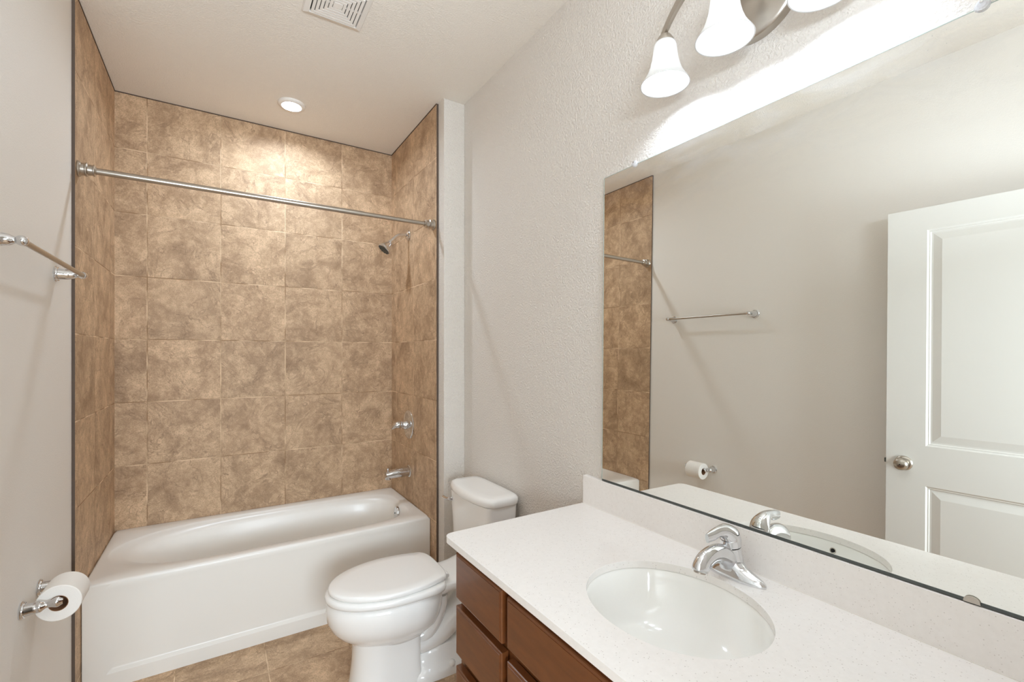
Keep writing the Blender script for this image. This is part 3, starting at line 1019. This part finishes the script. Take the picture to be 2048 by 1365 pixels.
# ---------------------------------------------------------------- faucet
def make_faucet():
    fx, fy, z = 1.560, 0.603, ZC
    root = thing('faucet', 'chrome single lever faucet on the counter behind the oval sink', 'faucet', (fx, fy, z))
    n = 64
    def pr(ax, ay, zz, e=2.0, cx=fx):
        r = []
        for i in range(n):
            t = 2 * pi * i / n
            c, s = cos(t), sin(t)
            w = ax * (1 - .25 * abs(s) ** 3)
            r.append(Vector((cx + w * c, fy + ay * sgnpow(s, 2 / 2.0), zz)))
        return r
    bm = bmesh.new()
    loft(bm, [pr(.0275, .087, z), pr(.0280, .088, z + .003), pr(.0278, .0875, z + .006), pr(.0268, .0845, z + .0105), pr(.0255, .078, z + .0150), pr(.0245, .067, z + .0195), pr(.024, .053, z + .0245), pr(.0235, .040, z + .031), pr(.023, .030, z + .040)])
    base = obj('base', bm, M_chrome, root, smooth=True, sharp=45)
    # body and arched spout
    bm = tube(bmesh.new(), [(fx + .006, fy, z + .010), (fx + .004, fy, z + .035), (fx, fy, z + .055), (fx - .003, fy, z + .074)], [(.030, .026), (.0265, .024), (.0245, .0235), (.0235, .0235)], n=36)
    obj('body', bm, M_chrome, root, smooth=True, sharp=50)
    bm = tube(bmesh.new(), [(fx + .004, fy, z + .030), (fx - .022, fy, z + .052), (fx - .052, fy, z + .066), (fx - .082, fy, z + .069), (fx - .108, fy, z + .062), (fx - .123, fy, z + .050), (fx - .127, fy, z + .041)],
              [(.027, .022), (.0255, .020), (.0235, .0165), (.0235, .0165), (.0240, .0180), (.0225, .0185), (.0205, .0175)], n=32, up=(0, 1, 0))
    bmesh.ops.scale(bm, vec=(1, 1, 1), verts=bm.verts[:])
    sp = obj('spout', bm, M_chrome, root, smooth=True, sharp=60)
    obj('aerator', lathe(bmesh.new(), [(0, .0135), (.004, .0135), (.004, .0105), (.002, .009), (.002, 0)], (fx - .1275, fy, z + .0415), (-0.25, 0, -1), n=28), M_nickel, sp, smooth=True, sharp=40)
    obj('body_seam', lathe(bmesh.new(), [(0, .0232), (.0015, .0232)], (fx - .003, fy, z + .0745), (0, 0, 1)), M_darkgrey, root)
    bm = tube(bmesh.new(), [(fx - .003, fy, z + .0765), (fx - .005, fy, z + .090), (fx - .010, fy, z + .103), (fx - .028, fy, z + .116), (fx - .052, fy, z + .120), (fx - .077, fy, z + .116), (fx - .100, fy, z + .113)],
              [(.0240, .0240), (.0250, .0250), (.0240, .0230), (.0185, .0165), (.0140, .0100), (.0140, .0085), (.0115, .0050)], n=32, up=(0, 1, 0))
    h = obj('handle', bm, M_chrome, root, smooth=True, sharp=60)
    obj('temperature_dot', lathe(bmesh.new(), [(-.004, .0035), (.0012, .0035), (.002, 0)], (fx - .0275, fy, z + .094), (-1, 0, .15), n=20), M_purple, h, smooth=True)
make_faucet()

# ---------------------------------------------------------------- mirror, slightly proud at the bottom
def make_mirror():
    z0, z1, y0, y1 = .9345, 2.0092, -0.045, 1.1344
    xt, xb = XM - .0065, XM - .0175
    th = .005
    root = thing('wall_mirror', 'large frameless wall mirror above the white backsplash', 'mirror', (XM, .55, 1.47))
    def X(z):
        return xb + (xt - xb) * (z - z0) / (z1 - z0)
    bm = bmesh.new()
    v = [bm.verts.new((X(z), y, z)) for y, z in ((y0, z0 + .004), (y1 - .0025, z0 + .004), (y1 - .0025, z1 - .0015), (y0, z1 - .0015))]
    w = [bm.verts.new((X(z) + th, y, z)) for y, z in ((y0, z0 + .004), (y1 - .0025, z0 + .004), (y1 - .0025, z1 - .0015), (y0, z1 - .0015))]
    bm.faces.new(v)
    bm.faces.new(w[::-1])
    for i in range(4):
        j = (i + 1) % 4
        bm.faces.new((v[i], w[i], w[j], v[j]))
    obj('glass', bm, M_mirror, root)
    bm = bmesh.new()
    def strip(ya, yb, za, zb, e=.0006):
        vs = []
        for x_off in (-e, th):
            for y, z in ((ya, za), (yb, za), (yb, zb), (ya, zb)):
                vs.append(bm.verts.new((X(z) + x_off, y, z)))
        for f in ((0, 1, 2, 3), (7, 6, 5, 4), (0, 4, 5, 1), (1, 5, 6, 2), (2, 6, 7, 3), (3, 7, 4, 0)):
            bm.faces.new([vs[i] for i in f])
    strip(y1 - .0025, y1, z0, z1)
    strip(y0, y1 - .0025, z1 - .0015, z1)
    obj('glass_edge', bm, M_glassedge, root)
    bm = bmesh.new()
    strip(y0, y1 - .0025, z0 - .002, z0 + .004, .0008)
    obj('bottom_edge', bm, M_darkgrey, root)  # dark grey strip along the bottom of the glass
    for y in (0.989, 0.166):
        bm = lathe(bmesh.new(), [(-.006, .0), (-.006, .0105), (0, .0115), (.004, .010), (.006, .006), (.0065, 0)], (X(z1) - .0005, y, z1 + .002), (-1, 0, 0), n=12)
        c = obj('clear_clip', bm, M_clear, root)
        obj('clip_screw', lathe(bmesh.new(), [(.0060, .0028), (.0078, .0024), (.008, 0)], (X(z1) - .0005, y, z1 + .006), (-1, 0, 0), n=14), M_chrome, c)
    # metal clip at the bottom: half disc
    bm = bmesh.new()
    pts = [(.177 + .0115 * cos(pi * i / 14), z0 - .001 + .012 * sin(pi * i / 14) ** .8) for i in range(15)]
    R1 = [Vector((X(z0) - .0035, y, z)) for y, z in pts]
    R2 = [Vector((X(z0) - .0010, y, z)) for y, z in pts]
    loft(bm, [R2, R1])
    obj('bottom_clip', bm, M_nickel, root)
make_mirror()

# ---------------------------------------------------------------- vanity light with three bell shades
def make_vanity_light():
    yc = 0.577
    root = thing('vanity_light', 'brushed nickel three light vanity fixture with frosted bell shades above the mirror', 'wall light', (XM, yc, 2.30))
    zb = 2.134
    # round wall plate
    obj('wall_plate', lathe(bmesh.new(), [(0, 0), (0, .113), (.022, .113), (.026, .110), (.028, .104), (.030, .098), (.040, .060), (.044, .02), (.045, 0)], (XM - .0003, yc, 2.298), (-1, 0, 0), n=64), M_nickel, root, smooth=True, sharp=35)
    spots = ((.778, 1.5227), (yc, 1.4896), (.376, 1.5227))
    # arched flat bar passing over the three shades
    bm = bmesh.new()
    rings = []
    for i in range(33):
        s = -1 + 2 * i / 32
        y = yc + s * .218
        x = 1.4896 + .038 * s * s
        z = 2.268 + .085 * (1 - s * s) ** 0.9
        dzds = -2 * s * .085
        rings.append([Vector((x - .006, y, z - .012)), Vector((x + .006, y, z - .012)), Vector((x + .006, y, z + .012)), Vector((x - .006, y, z + .012))])
    loft(bm, rings)
    obj('arched_bar', bm, M_nickel, root, bevel=.0015)
    obj('bar_mount', tube(bmesh.new(), [(XM - .04, yc, 2.335), (1.49, yc, 2.345)], .011, smoothn=0), M_nickel, root, smooth=True, sharp=40)
    for (y, x) in spots:
        s = (y - yc) / .218
        zbar = 2.268 + .085 * (1 - s * s) ** 0.9
        sh = obj('socket', lathe(bmesh.new(), [(0, .0), (0, .006), (max(zbar - 2.272, .004), .006), (max(zbar - 2.272, .004) + .001, .016), (zbar - 2.262 + .004, .024), (zbar - 2.252 + .004, .0262), (zbar - 2.246 + .004, .024)], (x, y, zbar), (0, 0, -1), n=36), M_nickel, root, smooth=True, sharp=45)
        P = [(.118, .022), (.116, .0275), (.108, .0305), (.090, .0325), (.070, .0355), (.050, .0405), (.032, .0475), (.017, .0560), (.006, .0635), (.001, .0665), (0, .0655)]
        Q = [(.003, .0625), (.012, .0545), (.030, .0455), (.050, .0380), (.072, .0325), (.095, .0295), (.112, .0265), (.114, .020)]
        bm = bmesh.new()
        lathe(bm, P + Q, (x, y, zb), (0, 0, 1), n=56)
        obj('glass_shade', bm, M_shade, root, smooth=True)
        bulb = obj('bulb', lathe(bmesh.new(), [(0, 0), (.002, .012), (.010, .0215), (.022, .026), (.036, .0235), (.050, .016), (.062, .012), (.075, .012)], (x, y, zb + .016), (0, 0, 1), n=28), M_bulb, root, smooth=True)
make_vanity_light()
